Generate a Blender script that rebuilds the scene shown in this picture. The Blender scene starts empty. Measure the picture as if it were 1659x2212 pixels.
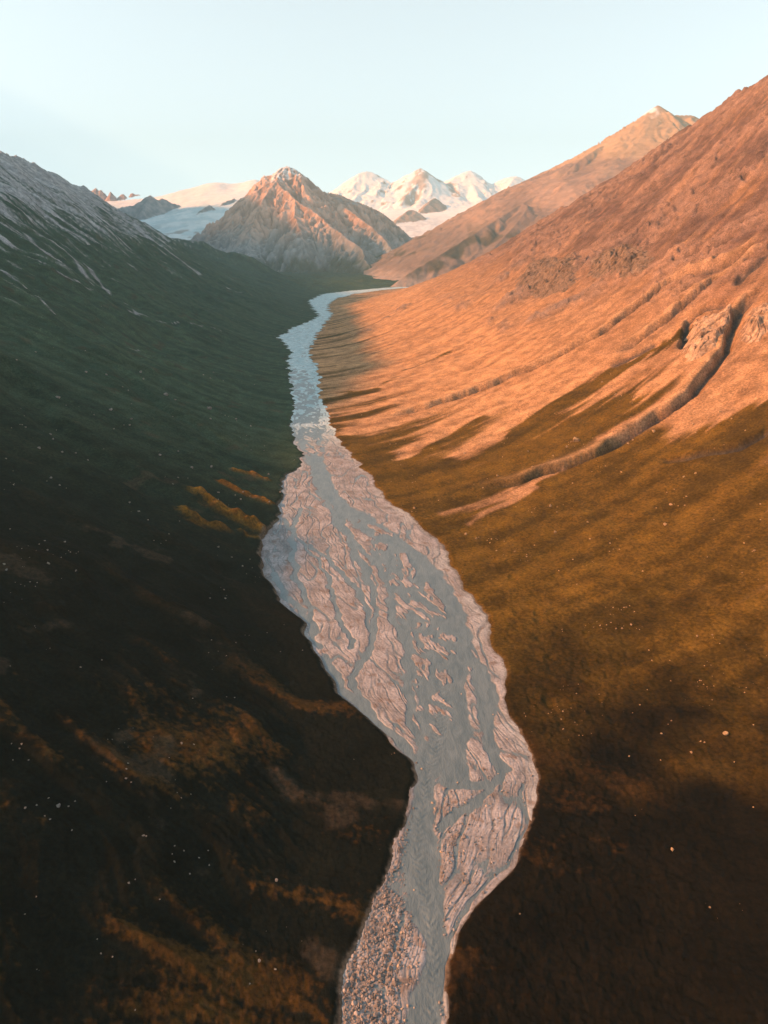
import bpy, math, random
import numpy as np
from mathutils import Vector

rng = np.random.default_rng(7)
random.seed(7)
SC = bpy.context.scene
COL = SC.collection

# ------------------------------------------------------------------ camera geometry
CAMH = 240.0                      # drone height above the river below it
PITCH = math.radians(20.0)
FPX, CU, CV = 1536.0, 829.5, 1106.0
CP, SP = math.cos(PITCH), math.sin(PITCH)
SLOPE = 0.012                     # the valley floor climbs away from the camera

def unproj(u, v, D):
    up = (CV - v) / FPX
    return ((u - CU) / FPX * D, D * (CP + up * SP), CAMH + D * (-SP + up * CP))

def floor_pt(u, v):
    up = (CV - v) / FPX
    D = CAMH / (SP - up * CP + SLOPE * (CP + up * SP))
    return unproj(u, v, D)

SUN_EL, SUN_AZ = math.radians(24.0), math.radians(264.0)   # azimuth clockwise from +Y (view direction)
E2 = np.array([-math.sin(SUN_AZ), -math.cos(SUN_AZ)])      # horizontal travel of the light
N2 = np.array([E2[1], -E2[0]])

# ------------------------------------------------------------------ noise
def _hash(ix, iy, seed):
    h = (ix.astype(np.int64) * 374761393 + iy.astype(np.int64) * 668265263 + seed * 982451653) & 0xFFFFFFFF
    h = ((h ^ (h >> 13)) * 1274126177) & 0xFFFFFFFF
    return (h ^ (h >> 16)) & 0xFFFFFFFF

_ANG = np.arange(256) * (2 * math.pi / 256)
_GX, _GY = np.cos(_ANG).astype(np.float32), np.sin(_ANG).astype(np.float32)

def perlin(x, y, seed=0):
    ix, iy = np.floor(x), np.floor(y)
    fx, fy = (x - ix).astype(np.float32), (y - iy).astype(np.float32)
    ix, iy = ix.astype(np.int64), iy.astype(np.int64)
    u = fx * fx * fx * (fx * (fx * 6 - 15) + 10)
    v = fy * fy * fy * (fy * (fy * 6 - 15) + 10)
    def g(dx, dy):
        k = (_hash(ix + dx, iy + dy, seed) & 255).astype(np.int64)
        return _GX[k] * (fx - dx) + _GY[k] * (fy - dy)
    a = g(0, 0); b = g(1, 0); c = g(0, 1); d = g(1, 1)
    ab = a + u * (b - a); cd = c + u * (d - c)
    return (ab + v * (cd - ab)) * 1.5

def fbm(x, y, octv=5, seed=0, gain=0.5, lac=2.03):
    r = 0; a = 1.0
    for k in range(octv):
        r = r + a * perlin(x, y, seed + k * 17)
        x = x * lac + 13.7; y = y * lac - 7.3; a *= gain
    return r

def ridged(x, y, octv=4, seed=0, gain=0.5, lac=2.05):
    r = 0; a = 1.0
    for k in range(octv):
        r = r + a * (1 - 2 * np.abs(perlin(x, y, seed + k * 31)))
        x = x * lac + 3.1; y = y * lac + 9.2; a *= gain
    return r

def sstep(a, b, x):
    t = np.clip((x - a) / (b - a), 0, 1)
    return t * t * (3 - 2 * t)

def gully_noise(x, y, gx, gy, cell, octv=4, strength=1.0, seed=0, gain=0.45):
    """Branching ribs and gullies that run down the gradient (gx, gy)."""
    dx, dy = gy * strength, -gx * strength
    h = np.zeros_like(x); hx = np.zeros_like(x); hy = np.zeros_like(x)
    a = 1.0; f = 1.0 / cell
    for k in range(octv):
        px, py = x * f, y * f
        ix, iy = np.floor(px), np.floor(py)
        fx, fy = px - ix, py - iy
        ix = ix.astype(np.int64); iy = iy.astype(np.int64)
        ddx, ddy = dx + hy * 0.9, dy - hx * 0.9
        va = np.zeros_like(x); vx = np.zeros_like(x); vy = np.zeros_like(x); wt = np.zeros_like(x)
        for i in (-2, -1, 0, 1):
            for j in (-2, -1, 0, 1):
                hh = _hash(ix - i, iy - j, seed + k * 101)
                qx = fx + i - (hh & 1023) / 2046.0
                qy = fy + j - ((hh >> 10) & 1023) / 2046.0
                w = np.exp(-(qx * qx + qy * qy) * 2.0)
                m = (qx * ddx + qy * ddy) * 2 * math.pi
                s = np.sin(m) * w
                va += np.cos(m) * w; vx -= s * ddx; vy -= s * ddy; wt += w
        h += a * va / wt; hx += a * vx / wt; hy += a * vy / wt
        a *= gain; f *= 2.0
    return h

# ------------------------------------------------------------------ mesh helpers
def mesh_obj(name, V, F, mat, col=None, smooth=True, kind=None, label=None, cat=None, group=None):
    me = bpy.data.meshes.new(name)
    V = np.ascontiguousarray(V, dtype=np.float32); F = np.ascontiguousarray(F, dtype=np.int32)
    n = F.shape[1]
    me.vertices.add(len(V)); me.vertices.foreach_set("co", V.ravel())
    me.loops.add(F.size); me.loops.foreach_set("vertex_index", F.ravel())
    me.polygons.add(len(F)); me.polygons.foreach_set("loop_start", np.arange(0, F.size, n, dtype=np.int32))
    me.update(calc_edges=True)
    me.polygons.foreach_set("use_smooth", np.full(len(F), smooth, dtype=bool))
    if col is not None:
        at = me.color_attributes.new("Col", 'FLOAT_COLOR', 'POINT')
        c4 = np.ones((len(V), 4), dtype=np.float32); c4[:, :3] = col
        at.data.foreach_set("color", c4.ravel())
    me.materials.append(mat)
    o = bpy.data.objects.new(name, me); COL.objects.link(o)
    tag(o, label, cat, group, kind)
    return o

def tag(o, label=None, cat=None, group=None, kind=None):
    for k, v in (('label', label), ('category', cat), ('group', group), ('kind', kind)):
        if v: o[k] = v

def grid_faces(nr, nc, wrap=False):
    i = np.arange(nr - 1)[:, None]; j = np.arange(nc if wrap else nc - 1)[None, :]
    j2 = (j + 1) % nc
    a = i * nc + j; b = i * nc + j2; c = (i + 1) * nc + j2; d = (i + 1) * nc + j
    return np.stack([a, b, c, d], -1).reshape(-1, 4)

def sub_mesh(V, F, col, keep):
    F = F[keep]; used = np.unique(F)
    mp = np.full(len(V), -1, dtype=np.int64); mp[used] = np.arange(len(used))
    return V[used], mp[F], (None if col is None else col[used])

def lerp3(a, b, t):
    return np.asarray(a) * (1 - t[..., None]) + np.asarray(b) * t[..., None]

# ------------------------------------------------------------------ materials
def nodes_of(m):
    m.use_nodes = True
    nt = m.node_tree; nt.nodes.clear()
    return nt, nt.nodes, nt.links

def terrain_mat(name, fine=1.0, bump=0.6, rough=0.95, vary=0.35, stretch=(1, 1, 1), spec=0.15):
    """Base colour comes from the zone colours on the mesh (grass, scree, rock, snow), broken up by noise."""
    m = bpy.data.materials.new(name); nt, N, L = nodes_of(m)
    out = N.new('ShaderNodeOutputMaterial'); b = N.new('ShaderNodeBsdfPrincipled')
    b.inputs['Roughness'].default_value = rough; b.inputs['Specular IOR Level'].default_value = spec
    at = N.new('ShaderNodeAttribute'); at.attribute_name = 'Col'
    tc = N.new('ShaderNodeTexCoord')
    mp = N.new('ShaderNodeMapping'); mp.inputs['Scale'].default_value = stretch
    L.new(tc.outputs['Object'], mp.inputs['Vector'])
    n1 = N.new('ShaderNodeTexNoise'); n1.inputs['Scale'].default_value = 0.16 * fine; n1.inputs['Detail'].default_value = 8; n1.inputs['Roughness'].default_value = 0.68
    n2 = N.new('ShaderNodeTexNoise'); n2.inputs['Scale'].default_value = 0.02 * fine; n2.inputs['Detail'].default_value = 5
    L.new(mp.outputs[0], n1.inputs['Vector']); L.new(mp.outputs[0], n2.inputs['Vector'])
    mr = N.new('ShaderNodeMapRange'); mr.inputs[1].default_value = 0.3; mr.inputs[2].default_value = 0.7
    mr.inputs[3].default_value = 1 - vary; mr.inputs[4].default_value = 1 + vary
    L.new(n1.outputs['Fac'], mr.inputs[0])
    mr2 = N.new('ShaderNodeMapRange'); mr2.inputs[1].default_value = 0.3; mr2.inputs[2].default_value = 0.7
    mr2.inputs[3].default_value = 1 - vary * .6; mr2.inputs[4].default_value = 1 + vary * .6
    L.new(n2.outputs['Fac'], mr2.inputs[0])
    mu = N.new('ShaderNodeMath'); mu.operation = 'MULTIPLY'; L.new(mr.outputs[0], mu.inputs[0]); L.new(mr2.outputs[0], mu.inputs[1])
    vm = N.new('ShaderNodeVectorMath'); vm.operation = 'SCALE'
    L.new(at.outputs['Color'], vm.inputs[0]); L.new(mu.outputs[0], vm.inputs['Scale'])
    L.new(vm.outputs[0], b.inputs['Base Color'])
    if bump > 0:
        bp = N.new('ShaderNodeBump'); bp.inputs['Strength'].default_value = bump; bp.inputs['Distance'].default_value = 1.2 / fine
        L.new(n1.outputs['Fac'], bp.inputs['Height']); L.new(bp.outputs[0], b.inputs['Normal'])
    L.new(b.outputs[0], out.inputs['Surface'])
    return m

def water_mat(name, c1, c2, rough, bscale, bstr, spec=0.5):
    m = bpy.data.materials.new(name); nt, N, L = nodes_of(m)
    out = N.new('ShaderNodeOutputMaterial'); b = N.new('ShaderNodeBsdfPrincipled')
    b.inputs['Roughness'].default_value = rough; b.inputs['Specular IOR Level'].default_value = spec
    tc = N.new('ShaderNodeTexCoord')
    mp = N.new('ShaderNodeMapping'); mp.inputs['Scale'].default_value = (1, 0.30, 1)
    L.new(tc.outputs['Object'], mp.inputs['Vector'])
    n = N.new('ShaderNodeTexNoise'); n.inputs['Scale'].default_value = 0.22; n.inputs['Detail'].default_value = 9; n.inputs['Roughness'].default_value = .65; n.inputs['Distortion'].default_value = .8
    L.new(mp.outputs[0], n.inputs['Vector'])
    cr = N.new('ShaderNodeValToRGB'); cr.color_ramp.elements[0].position = .35; cr.color_ramp.elements[1].position = .68
    cr.color_ramp.elements[0].color = (*c1, 1); cr.color_ramp.elements[1].color = (*c2, 1)
    L.new(n.outputs['Fac'], cr.inputs[0]); L.new(cr.outputs[0], b.inputs['Base Color'])
    n2 = N.new('ShaderNodeTexNoise'); n2.inputs['Scale'].default_value = bscale; n2.inputs['Detail'].default_value = 5; n2.inputs['Distortion'].default_value = 1.2
    L.new(mp.outputs[0], n2.inputs['Vector'])
    bp = N.new('ShaderNodeBump'); bp.inputs['Strength'].default_value = bstr; bp.inputs['Distance'].default_value = 0.5
    L.new(n2.outputs['Fac'], bp.inputs['Height']); L.new(bp.outputs[0], b.inputs['Normal'])
    L.new(b.outputs[0], out.inputs['Surface'])
    return m

M_HILL = terrain_mat('heath_and_scree', fine=3.0, bump=1.0, vary=0.55, spec=0.02)
M_MOUNT = terrain_mat('mountain_rock', fine=0.12, bump=0.6, vary=0.22)
M_FAR = terrain_mat('far_snow_and_rock', fine=0.05, bump=0.35, vary=0.10)
M_BED = terrain_mat('river_gravel', fine=5.0, bump=0.55, vary=0.28)
M_WATER = water_mat('glacial_water', (.085, .125, .145), (.155, .20, .215), .34, 1.1, .55)
M_POND = water_mat('pond_water', (.015, .06, .11), (.02, .085, .15), .12, .8, .05)  # blue base colour stands in for the reflected sky
M_MUD = water_mat('peat_pond', (.010, .009, .010), (.014, .012, .013), .5, .8, .05, .2)

# ------------------------------------------------------------------ the valley: banks traced on the floor
LB = [(735,2212),(745,2140),(765,2060),(800,1990),(840,1900),(870,1800),(885,1730),(905,1690),(900,1650),(860,1610),(800,1560),(740,1500),(690,1430),(675,1390),(655,1350),(610,1305),(575,1260),(560,1210),(575,1160),(600,1120),(612,1080),(610,1035),(645,1010),(655,985),(640,960),(628,920),(640,880),(630,830),(625,780),(632,762),(602,730),(640,705),(690,685),(668,650),(700,635),(760,628),(829,622)]
RB = [(950,2212),(955,2130),(960,2090),(985,2030),(1020,1960),(1080,1900),(1120,1840),(1150,1760),(1158,1680),(1140,1620),(1110,1560),(1085,1510),(1090,1475),(1075,1420),(1045,1360),(1045,1330),(1010,1285),(975,1230),(965,1190),(930,1160),(900,1130),(850,1090),(815,1060),(790,1020),(770,1000),(740,965),(715,920),(705,890),(690,850),(685,800),(665,760),(680,730),(700,700),(715,680),(705,660),(725,645),(760,636),(829,626)]
lb = np.array([floor_pt(*p) for p in LB]); rb = np.array([floor_pt(*p) for p in RB])
# the river goes on out of frame: behind the camera it bends left, upstream it bends right
pre = np.array([(-14 - 0.9 * k, 150 - 40 * k) for k in range(12, 0, -1)])
lbx = np.concatenate([[-620, -260, -60], lb[:, 0], [500, 2500]]); lby = np.concatenate([[-3000, -700, 40], lb[:, 1], [4900, 9000]])
rbx = np.concatenate([[-560, -200, 10], rb[:, 0], [560, 2600]]); rby = np.concatenate([[-3000, -700, 40], rb[:, 1], [4900, 9000]])
YS = np.linspace(-3000, 9000, 6001)
XL, XR = np.interp(YS, lby, lbx), np.interp(YS, rby, rbx)
_wob = 0.45 + np.clip(YS, 0, 3000) / 420.0
XL = XL + _wob * (1.5 * perlin(YS / 11.0, 0 * YS + .3, 301) + 2.2 * perlin(YS / 31.0, 0 * YS + .7, 302))
XR = XR + _wob * (1.5 * perlin(YS / 10.0, 0 * YS + 5.3, 303) + 2.2 * perlin(YS / 27.0, 0 * YS + 8.7, 304))
def gsm(a, sig):
    k = np.exp(-0.5 * (np.arange(-3 * sig, 3 * sig + 1) / sig) ** 2); k /= k.sum()
    return np.convolve(np.pad(a, 3 * sig, mode='edge'), k, mode='valid')
XLs, XRs = gsm(XL, 60), gsm(XR, 60)
xl = lambda y: np.interp(y, YS, XL)
xr = lambda y: np.interp(y, YS, XR)
xls = lambda y: np.interp(y, YS, XLs)
xrs = lambda y: np.interp(y, YS, XRs)
floor_z = lambda y: SLOPE * y + np.maximum(0, y - 4400) * 0.01

# ridge lines of the two valley sides: (y, x, z)
LT = np.array([(-3000,-1190,470),(-300,-1190,470),(780,-1190,480),(1000,-1190,532),(1250,-1190,560),(1900,-1190,560),(2452,-1187,544),(3284,-1239,491),(3760,-1150,334),(4300,-1000,150),(5000,-900,90),(9000,-900,120)], float)
RT = np.array([(-3000,1300,420),(0,900,420),(600,830,520),(1200,815,590),(1725,810,592),(2143,853,574),(2555,846,534),(2935,738,412),(3204,625,275),(3360,510,111),(3553,400,62),(4200,460,58),(9000,2700,110)], float)

def smooth_tab(T, sig=50):
    return gsm(np.interp(YS, T[:, 0], T[:, 1]), sig), gsm(np.interp(YS, T[:, 0], T[:, 2]), sig)
LTx, LTz = smooth_tab(LT); RTx, RTz = smooth_tab(RT, 25)

def spline(pts, n=3):
    p = [np.array(q, float) for q in pts]; o = []
    for i in range(len(p) - 1):
        a = p[max(i - 1, 0)]; b = p[i]; c = p[i + 1]; d = p[min(i + 2, len(p) - 1)]
        for t in np.arange(n) / n:
            o.append(0.5 * (2 * b + (c - a) * t + (2 * a - 5 * b + 4 * c - d) * t * t + (3 * b - a - 3 * c + d) * t ** 3))
    return o + [p[-1]]

def ridge_field(x, y, ridges, base=-1e4):
    """Height of a system of ridge lines falling away on both sides; (polyline, slope, curve)."""
    out = np.full(np.shape(x), base, dtype=float)
    dist = np.full(np.shape(x), 1e9)
    for rd in ridges:
        pts, k0, cv = rd[:3]; kl = rd[3] if len(rd) > 3 else k0; rr = rd[4] if len(rd) > 4 else 0.0
        pts = spline(pts) if len(pts) > 2 else pts
        for (ax, ay, az), (bx, by, bz) in zip(pts[:-1], pts[1:]):
            ex, ey = bx - ax, by - ay
            t = np.clip(((x - ax) * ex + (y - ay) * ey) / (ex * ex + ey * ey), 0, 1)
            px, py = x - ax - t * ex, y - ay - t * ey
            d = np.hypot(px, py)
            if rr: d = np.sqrt(d * d + rr * rr) - rr
            lf = ex * py - ey * px > 0
            k = np.where(lf, kl, k0)
            h = az + (bz - az) * t - k * d + np.where(lf & (kl != k0), 0, np.minimum(cv * d * d, 0.22 * k * d))
            out = np.maximum(out, h); dist = np.minimum(dist, d)
    return out, dist

def P(l): return [unproj(*p) for p in l]
L2 = P([(300,478,3700),(345,504,4000),(380,518,4060),(430,523,4100),(465,538,4110),(500,545,4120),(550,563,4120),(600,590,4120),(650,611,4130),(700,630,4150)])

def softmax2(a, b, k):
    h = np.clip(0.5 + 0.5 * (a - b) / k, 0, 1)
    return b + (a - b) * h + k * h * (1 - h)

def base_h(x, y):
    fz = floor_z(y)
    dl = xls(y) - x; dr = x - xrs(y)
    Rl = np.maximum(xls(y) - np.interp(y, YS, LTx), 60); Hl = np.interp(y, YS, LTz) - fz
    Rr = np.maximum(np.interp(y, YS, RTx) - xrs(y), 60); Hr = np.interp(y, YS, RTz) - fz
    pl = 1.0 + 0.4 * sstep(450, 1500, y)
    pr = 2.0 - 0.55 * sstep(1300, 2400, y)
    ql = 14 * np.log1p(np.exp(np.clip((dl - 18) / 14, -30, 30))) ; ql = np.where(dl > 300, dl - 18, ql) / Rl; qr = np.maximum(dr, 0) / Rr
    far = lambda q, R: np.where(q > 1, (q - 1) * R, 0)
    zl = Hl * np.minimum(ql, 1) ** pl - far(ql, Rl) * (0.10 + 0.4 * sstep(900, 1800, y))
    zr = Hr * np.minimum(qr, 1) ** pr - far(qr, Rr) * (0.25 + 0.35 * sstep(1500, 2200, y))
    z = fz + zl + zr
    # spur closing the left side, upstream
    h2, _ = ridge_field(x, y, [(L2, 0.62, 0.00022)])
    z = np.where(y > 3000, softmax2(z, h2, 25), z)
    return np.maximum(z, fz - 60)

def march(u, v, hf, d0=120, d1=7000, n=1500):
    D = np.geomspace(d0, d1, n)
    X, Y, Z = unproj(u, v, D)
    g = Z - hf(X, Y)
    k = np.argmax(g < 0)
    if g[k] >= 0: k = n - 1
    t = g[k - 1] / (g[k - 1] - g[k] + 1e-9) if k > 0 else 0
    Dk = D[k - 1] + (D[k] - D[k - 1]) * t
    return unproj(u, v, Dk) + (Dk,)

def trace(pts, hf=None):
    """image-traced path -> ground path with metres per traced pixel"""
    return [march(u, v, hf or base_h) for u, v in pts]

def path_dist(x, y, path):
    d = np.full(np.shape(x), 1e9); s = np.zeros(np.shape(x)); side = np.zeros(np.shape(x)); L0 = 0
    tot = sum(math.hypot(b[0] - a[0], b[1] - a[1]) for a, b in zip(path[:-1], path[1:]))
    for p, q_ in zip(path[:-1], path[1:]):
        ex, ey = q_[0] - p[0], q_[1] - p[1]; ll = ex * ex + ey * ey + 1e-9
        t = np.clip(((x - p[0]) * ex + (y - p[1]) * ey) / ll, 0, 1)
        rx, ry = x - p[0] - t * ex, y - p[1] - t * ey
        dd = np.hypot(rx, ry); m = dd < d
        d = np.where(m, dd, d); s = np.where(m, (L0 + t * math.sqrt(ll)) / tot, s)
        side = np.where(m, np.sign(ex * ry - ey * rx), side)
        L0 += math.sqrt(ll)
    return d, s, side

# gullies of the sunny slope (traced), depth and half width in metres
GUL = [([(1659,515),(1560,570),(1450,608),(1400,645),(1340,690),(1300,720),(1250,745),(1180,780),(1110,810),(1040,840),(960,868),(880,890),(790,905)], 16, 6.5),
       ([(1659,615),(1625,640),(1595,665),(1580,710),(1565,755),(1530,805),(1480,860),(1430,895),(1380,925),(1330,955),(1290,980),(1240,1000),(1180,1020),(1100,1045),(1000,1065)], 13, 5.6),
       ([(1659,525),(1600,575),(1540,610),(1490,650),(1440,690),(1380,730),(1320,770)], 13, 6),
       ([(1575,650),(1530,668),(1490,690),(1480,720),(1478,760)], 9, 4.5),
       ([(1659,560),(1610,600),(1585,630)], 8, 9),
       ([(1420,735),(1370,765),(1310,795)], 5, 7),
       ([(1659,930),(1600,965),(1500,985),(1420,1000)], 6, 4)]
GUL = [(trace(p), dp, w) for p, dp, w in GUL]
LGUL = [([(0,800),(90,900),(200,990),(330,1060),(420,1130)], 7, 18), ([(250,800),(330,870),(430,930),(560,1000)], 6, 14), ([(70,720),(250,790),(400,830)], 4, 12)]
LGUL = [(trace(p), dp, w) for p, dp, w in LGUL]

PONDS = [(1055,1212,13,5,0),(1107,1250,7,5,0),(1160,1328,6,4,0),(1163,1346,6,5,0),(1164,1382,6,5,0),(1190,1423,7,6,0),(1186,1520,9,14,0),(508,1240,30,11,1),(541,1163,10,9,1)]
_p = []
for u, v, ru, rv, kd in PONDS:
    X_, Y_, Z_, D_ = march(u, v, base_h)
    m_ = D_ / FPX; dep = (CAMH - Z_) / D_
    _p.append((X_, Y_, Z_ - 0.6, ru * m_, rv * m_ / max(dep, .2), kd))
PONDS = _p

def hill_h(x, y, detail=True):
    """returns height and the zone colours"""
    z0 = base_h(x, y)
    e = 4.0
    gx = (base_h(x + e, y) - base_h(x - e, y)) / (2 * e); gy = (base_h(x, y + e) - base_h(x, y - e)) / (2 * e)
    fz = floor_z(y); rel = z0 - fz
    dl = xl(y) - x; dr = x - xr(y); dbank = np.maximum(dl, dr)
    right = dr > dl
    sl = np.hypot(gx, gy)
    r = np.hypot(x, y)
    # broad rolling of the ground, growing away from the river
    amp = sstep(5, 120, dbank)
    z = z0 + amp * (7 * fbm(x / 170, y / 170, 3, 5) * sstep(20, 200, rel) + 1.6 * fbm(x / 45, y / 45, 3, 9))
    z = z + np.where(right, 0, sstep(700, 1300, y) * sstep(60, 260, dbank) * (15 * fbm(x / 250, (y + .5 * x) / 230, 3, 6) + 5 * ridged(x / 120, (y + .4 * x) / 90, 3, 8)))
    # ribs and gullies down the slopes
    steep = sstep(0.30, 0.6, sl)
    gn = gully_noise(x, y, gx, gy, 130.0, 4, 1.5, 3)
    z = z + gn * (2.6 * steep + 1.2 * sstep(.12, .3, sl)) * sstep(25, 160, rel) * (1 - .85 * right * sstep(750, 1150, y) * sstep(150, 90, rel))
    rockiness = sstep(0.05, 0.55, fbm(x / 150 + 4, y / 260, 4, 77) + 0.9 * sstep(110, 330, rel) - 0.62) * sstep(60, 160, rel) * right
    rockiness = np.clip(rockiness * .5 + zone(x, y, ZK, 1.2 * fbm(x / 60, y / 60, 3, 43)) * sstep(-.5, .3, fbm(x / 70, y / 110, 4, 44) + .25), 0, 1)
    rug = ridged(x / 34 + .6 * perlin(x / 22, y / 22, 49), y / 34 + z0 / 50, 6, 47, .62) - .35
    rugm = sstep(105, 220, rel) * sstep(-.35, .35, fbm(x / 120, y / 120, 3, 48))
    rg = ridged(x / 46 + .5 * perlin(x / 30, y / 30, 45), y / 46 + z0 / 60, 6, 41, 0.6)
    z = z + rockiness * 8.0 * rg + np.where(right, 1, .45) * 6.0 * rug * rugm
    ya = y - np.where(right, 0.62, 0.25) * np.abs(x)
    z = z + 1.2 * fbm(ya / 34, np.abs(x) / 150, 4, 52, 0.5) * sstep(20, 110, rel) * (1 - .75 * sstep(750, 1150, y) * right)
    # low swells of the grass lying across the light
    al = .50 * x + .87 * y; ac = .87 * x - .50 * y
    sw = fbm(al / 26 + 0.7 * perlin(x / 60, y / 60, 88), ac / 85, 4, 61, 0.5)
    near = sstep(720, 380, r)
    z = z + np.where(right, 0.9, 3.4) * sw * near * sstep(8, 60, dbank)
    hum = fbm(x / 6.0, y / 6.0, 3, 71, 0.55)
    z = z + (np.where(right, .34 + .40 * sstep(110, 50, dbank) * sstep(520, 380, r), .34) * hum + 0.16 * fbm(x / 2.1, y / 2.1, 2, 73) * sstep(700, 300, r)) * sstep(2, 15, dbank) * (1 - .4 * steep)
    # low rib added along the left slope to shade it; gaps let light through
    rb = (6 + 11 * sstep(400, 470, y)) * sstep(250, 320, y) * sstep(860, 760, y) + 4.5 * perlin(y / 24.0, 0 * y + .4, 98) + 2.5 * perlin(y / 9.0, x / 60, 99)
    rb = np.maximum(rb - 11 * np.exp(-((y - 628) / 26) ** 2) - 8 * np.exp(-((y - 575) / 12) ** 2) - 8 * np.exp(-((y - 690) / 12) ** 2), 0) * sstep(250, 320, y) * sstep(860, 760, y)
    z = z + (1.2 + .7 * perlin(x / 9, y / 9, 95)) * zone(x, y, MND, 1.3 * perlin(x / 14, y / 14, 96))  # mounds added on the left slope to catch the sun
    z = z + np.where(right, 0, rb * np.exp(-((dl - 315 - 20 * perlin(y / 90, 0 * y, 97)) / 30) ** 2))
    # carved gullies
    levee_g = np.zeros_like(x); gully_shade = np.zeros_like(x)
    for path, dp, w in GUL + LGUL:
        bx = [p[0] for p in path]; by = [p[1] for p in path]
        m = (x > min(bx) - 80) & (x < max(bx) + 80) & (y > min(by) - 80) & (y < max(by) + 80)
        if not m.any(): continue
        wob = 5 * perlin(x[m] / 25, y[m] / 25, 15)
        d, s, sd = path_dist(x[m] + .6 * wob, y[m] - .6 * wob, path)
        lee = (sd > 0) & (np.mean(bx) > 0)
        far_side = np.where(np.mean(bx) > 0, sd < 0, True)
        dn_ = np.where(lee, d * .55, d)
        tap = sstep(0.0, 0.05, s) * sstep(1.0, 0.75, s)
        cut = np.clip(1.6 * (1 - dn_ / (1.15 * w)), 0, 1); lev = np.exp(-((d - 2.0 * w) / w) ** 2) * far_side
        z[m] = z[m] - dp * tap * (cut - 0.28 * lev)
        gully_shade[m] = np.maximum(gully_shade[m], sstep(.9 * w, .3 * w, d) * tap)
        levee_g[m] = np.maximum(levee_g[m], np.exp(-((d - 2.2 * w) / (1.5 * w)) ** 2) * tap * far_side * (dp > 12))  # levee strip on the far rim, coloured pale
    for px_, py_, pz_, ra, rb_, kd in PONDS:
        m = (np.abs(x - px_) < 3 * ra + 2) & (np.abs(y - py_) < 3 * rb_ + 2)
        if not m.any(): continue
        dn = np.hypot((x[m] - px_) / ra, (y[m] - py_) / rb_)
        w = sstep(1.9, 1.0, dn)
        z[m] = z[m] * (1 - w) + (pz_ - 0.5 * sstep(1.25, .8, dn)) * w
    # bank step and bed
    z = np.where(dbank > 0, z + 1.3 * sstep(0, 5, dbank) * sstep(3000, 1200, y), 0)
    zb = fz - 3.0
    t = sstep(-2.5, 0.8, dbank)
    z = np.where(dbank > 0, np.maximum(z, fz - 1), fz)
    z = zb * (1 - t) + z * t
    return z, dict(z0=z0, rel=rel, sl=sl, gx=gx, gy=gy, dbank=dbank, right=right, r=r, rock=rockiness, rg=rg, gn=gn, gsh=gully_shade, lv=levee_g, rug=rug, rugm=rugm, hum=hum, sw=sw)

ZK = [([(1095,600),(1150,545),(1220,500),(1290,455),(1370,400),(1400,350)], 40, .9), ([(1120,640),(1200,600),(1290,570),(1380,520)], 42, 1.0), ([(1180,680),(1270,640),(1340,590)], 30, .9), ([(1480,480),(1560,420),(1640,330)], 45, .7), ([(1420,560),(1520,500)], 35, .6), ([(1500,760),(1520,720),(1560,690)], 20, 1), ([(1620,720),(1640,680)], 22, 1), ([(1060,690),(1100,720)], 16, .6), ([(780,720),(820,700),(880,660)], 14, .6), ([(960,640),(1000,670)], 14, .5)]
ZK = [(trace(p), w, g) for p, w, g in ZK]
# zone marks on the slopes: (path in the photograph, half width in traced pixels, weight); + scree, - grass
ZR = [([(1000,700),(930,760),(860,830)], 45, .8), ([(1150,720),(1040,800),(930,860)], 45, .7), ([(1659,760),(1560,850),(1510,890)], 55, 1), ([(1300,775),(1180,860),(1080,940),(1000,990)], 34, 1), ([(1240,770),(1100,850),(960,930),(880,985)], 34, 1),
      ([(1100,790),(980,850),(860,900),(780,930)], 36, 1), ([(960,730),(880,780),(800,830)], 40, .7), ([(1560,760),(1500,830),(1400,900),(1300,950)], 22, 1),
      ([(1215,1010),(1120,1050),(1030,1090),(960,1110)], 26, 1), ([(1150,1060),(1050,1110),(1010,1135)], 16, 1),
      ([(1480,715),(1400,760),(1300,820),(1200,880),(1120,930)], 26, -1.2), ([(960,765),(880,800),(800,845),(760,850)], 17, -1.1), ([(1040,905),(960,950),(880,1000)], 12, -.8),
      ([(1330,880),(1200,950),(1100,1000)], 40, -1), ([(1659,900),(1500,960),(1400,1000)], 45, -1)]
ZR = [(trace(p), w, g) for p, w, g in ZR]
ZL = [([(130,615),(230,655),(330,690),(420,712),(500,728)], 3.2, 1.1), ([(290,490),(350,545),(430,592)], 11, 1.0), ([(0,600),(60,640),(120,690)], 4, .7), ([(180,570),(250,640),(310,690)], 5, .7), ([(490,620),(560,650),(640,668),(690,672)], 4, 1),
      ([(600,735),(590,720)], 9, .9), ([(330,760),(260,745)], 2.5, .7), ([(0,1020),(40,1045)], 2.5, .8), ([(150,560),(210,620)], 6, .6), ([(60,520),(150,600)], 12, .6)]
ZL = [(trace(p), w, g) for p, w, g in ZL]

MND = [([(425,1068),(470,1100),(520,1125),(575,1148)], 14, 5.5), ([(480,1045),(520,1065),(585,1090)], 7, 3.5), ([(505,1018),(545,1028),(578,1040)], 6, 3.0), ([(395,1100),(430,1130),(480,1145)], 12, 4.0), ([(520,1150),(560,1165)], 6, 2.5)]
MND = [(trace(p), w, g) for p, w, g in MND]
def zone(x, y, Z, warp):
    s = np.zeros_like(x)
    for path, w, g in Z:
        wm = w * np.mean([p[3] for p in path]) / FPX
        bx = [p[0] for p in path]; by = [p[1] for p in path]; pad = 4 * wm + 30
        m = (x > min(bx) - pad) & (x < max(bx) + pad) & (y > min(by) - pad) & (y < max(by) + pad)
        if not m.any(): continue
        d, t, _ = path_dist(x[m], y[m], path)
        s[m] += g * np.exp(-((d + warp[m] * wm * .6) / wm) ** 2 * 0.8)
    return s

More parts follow.
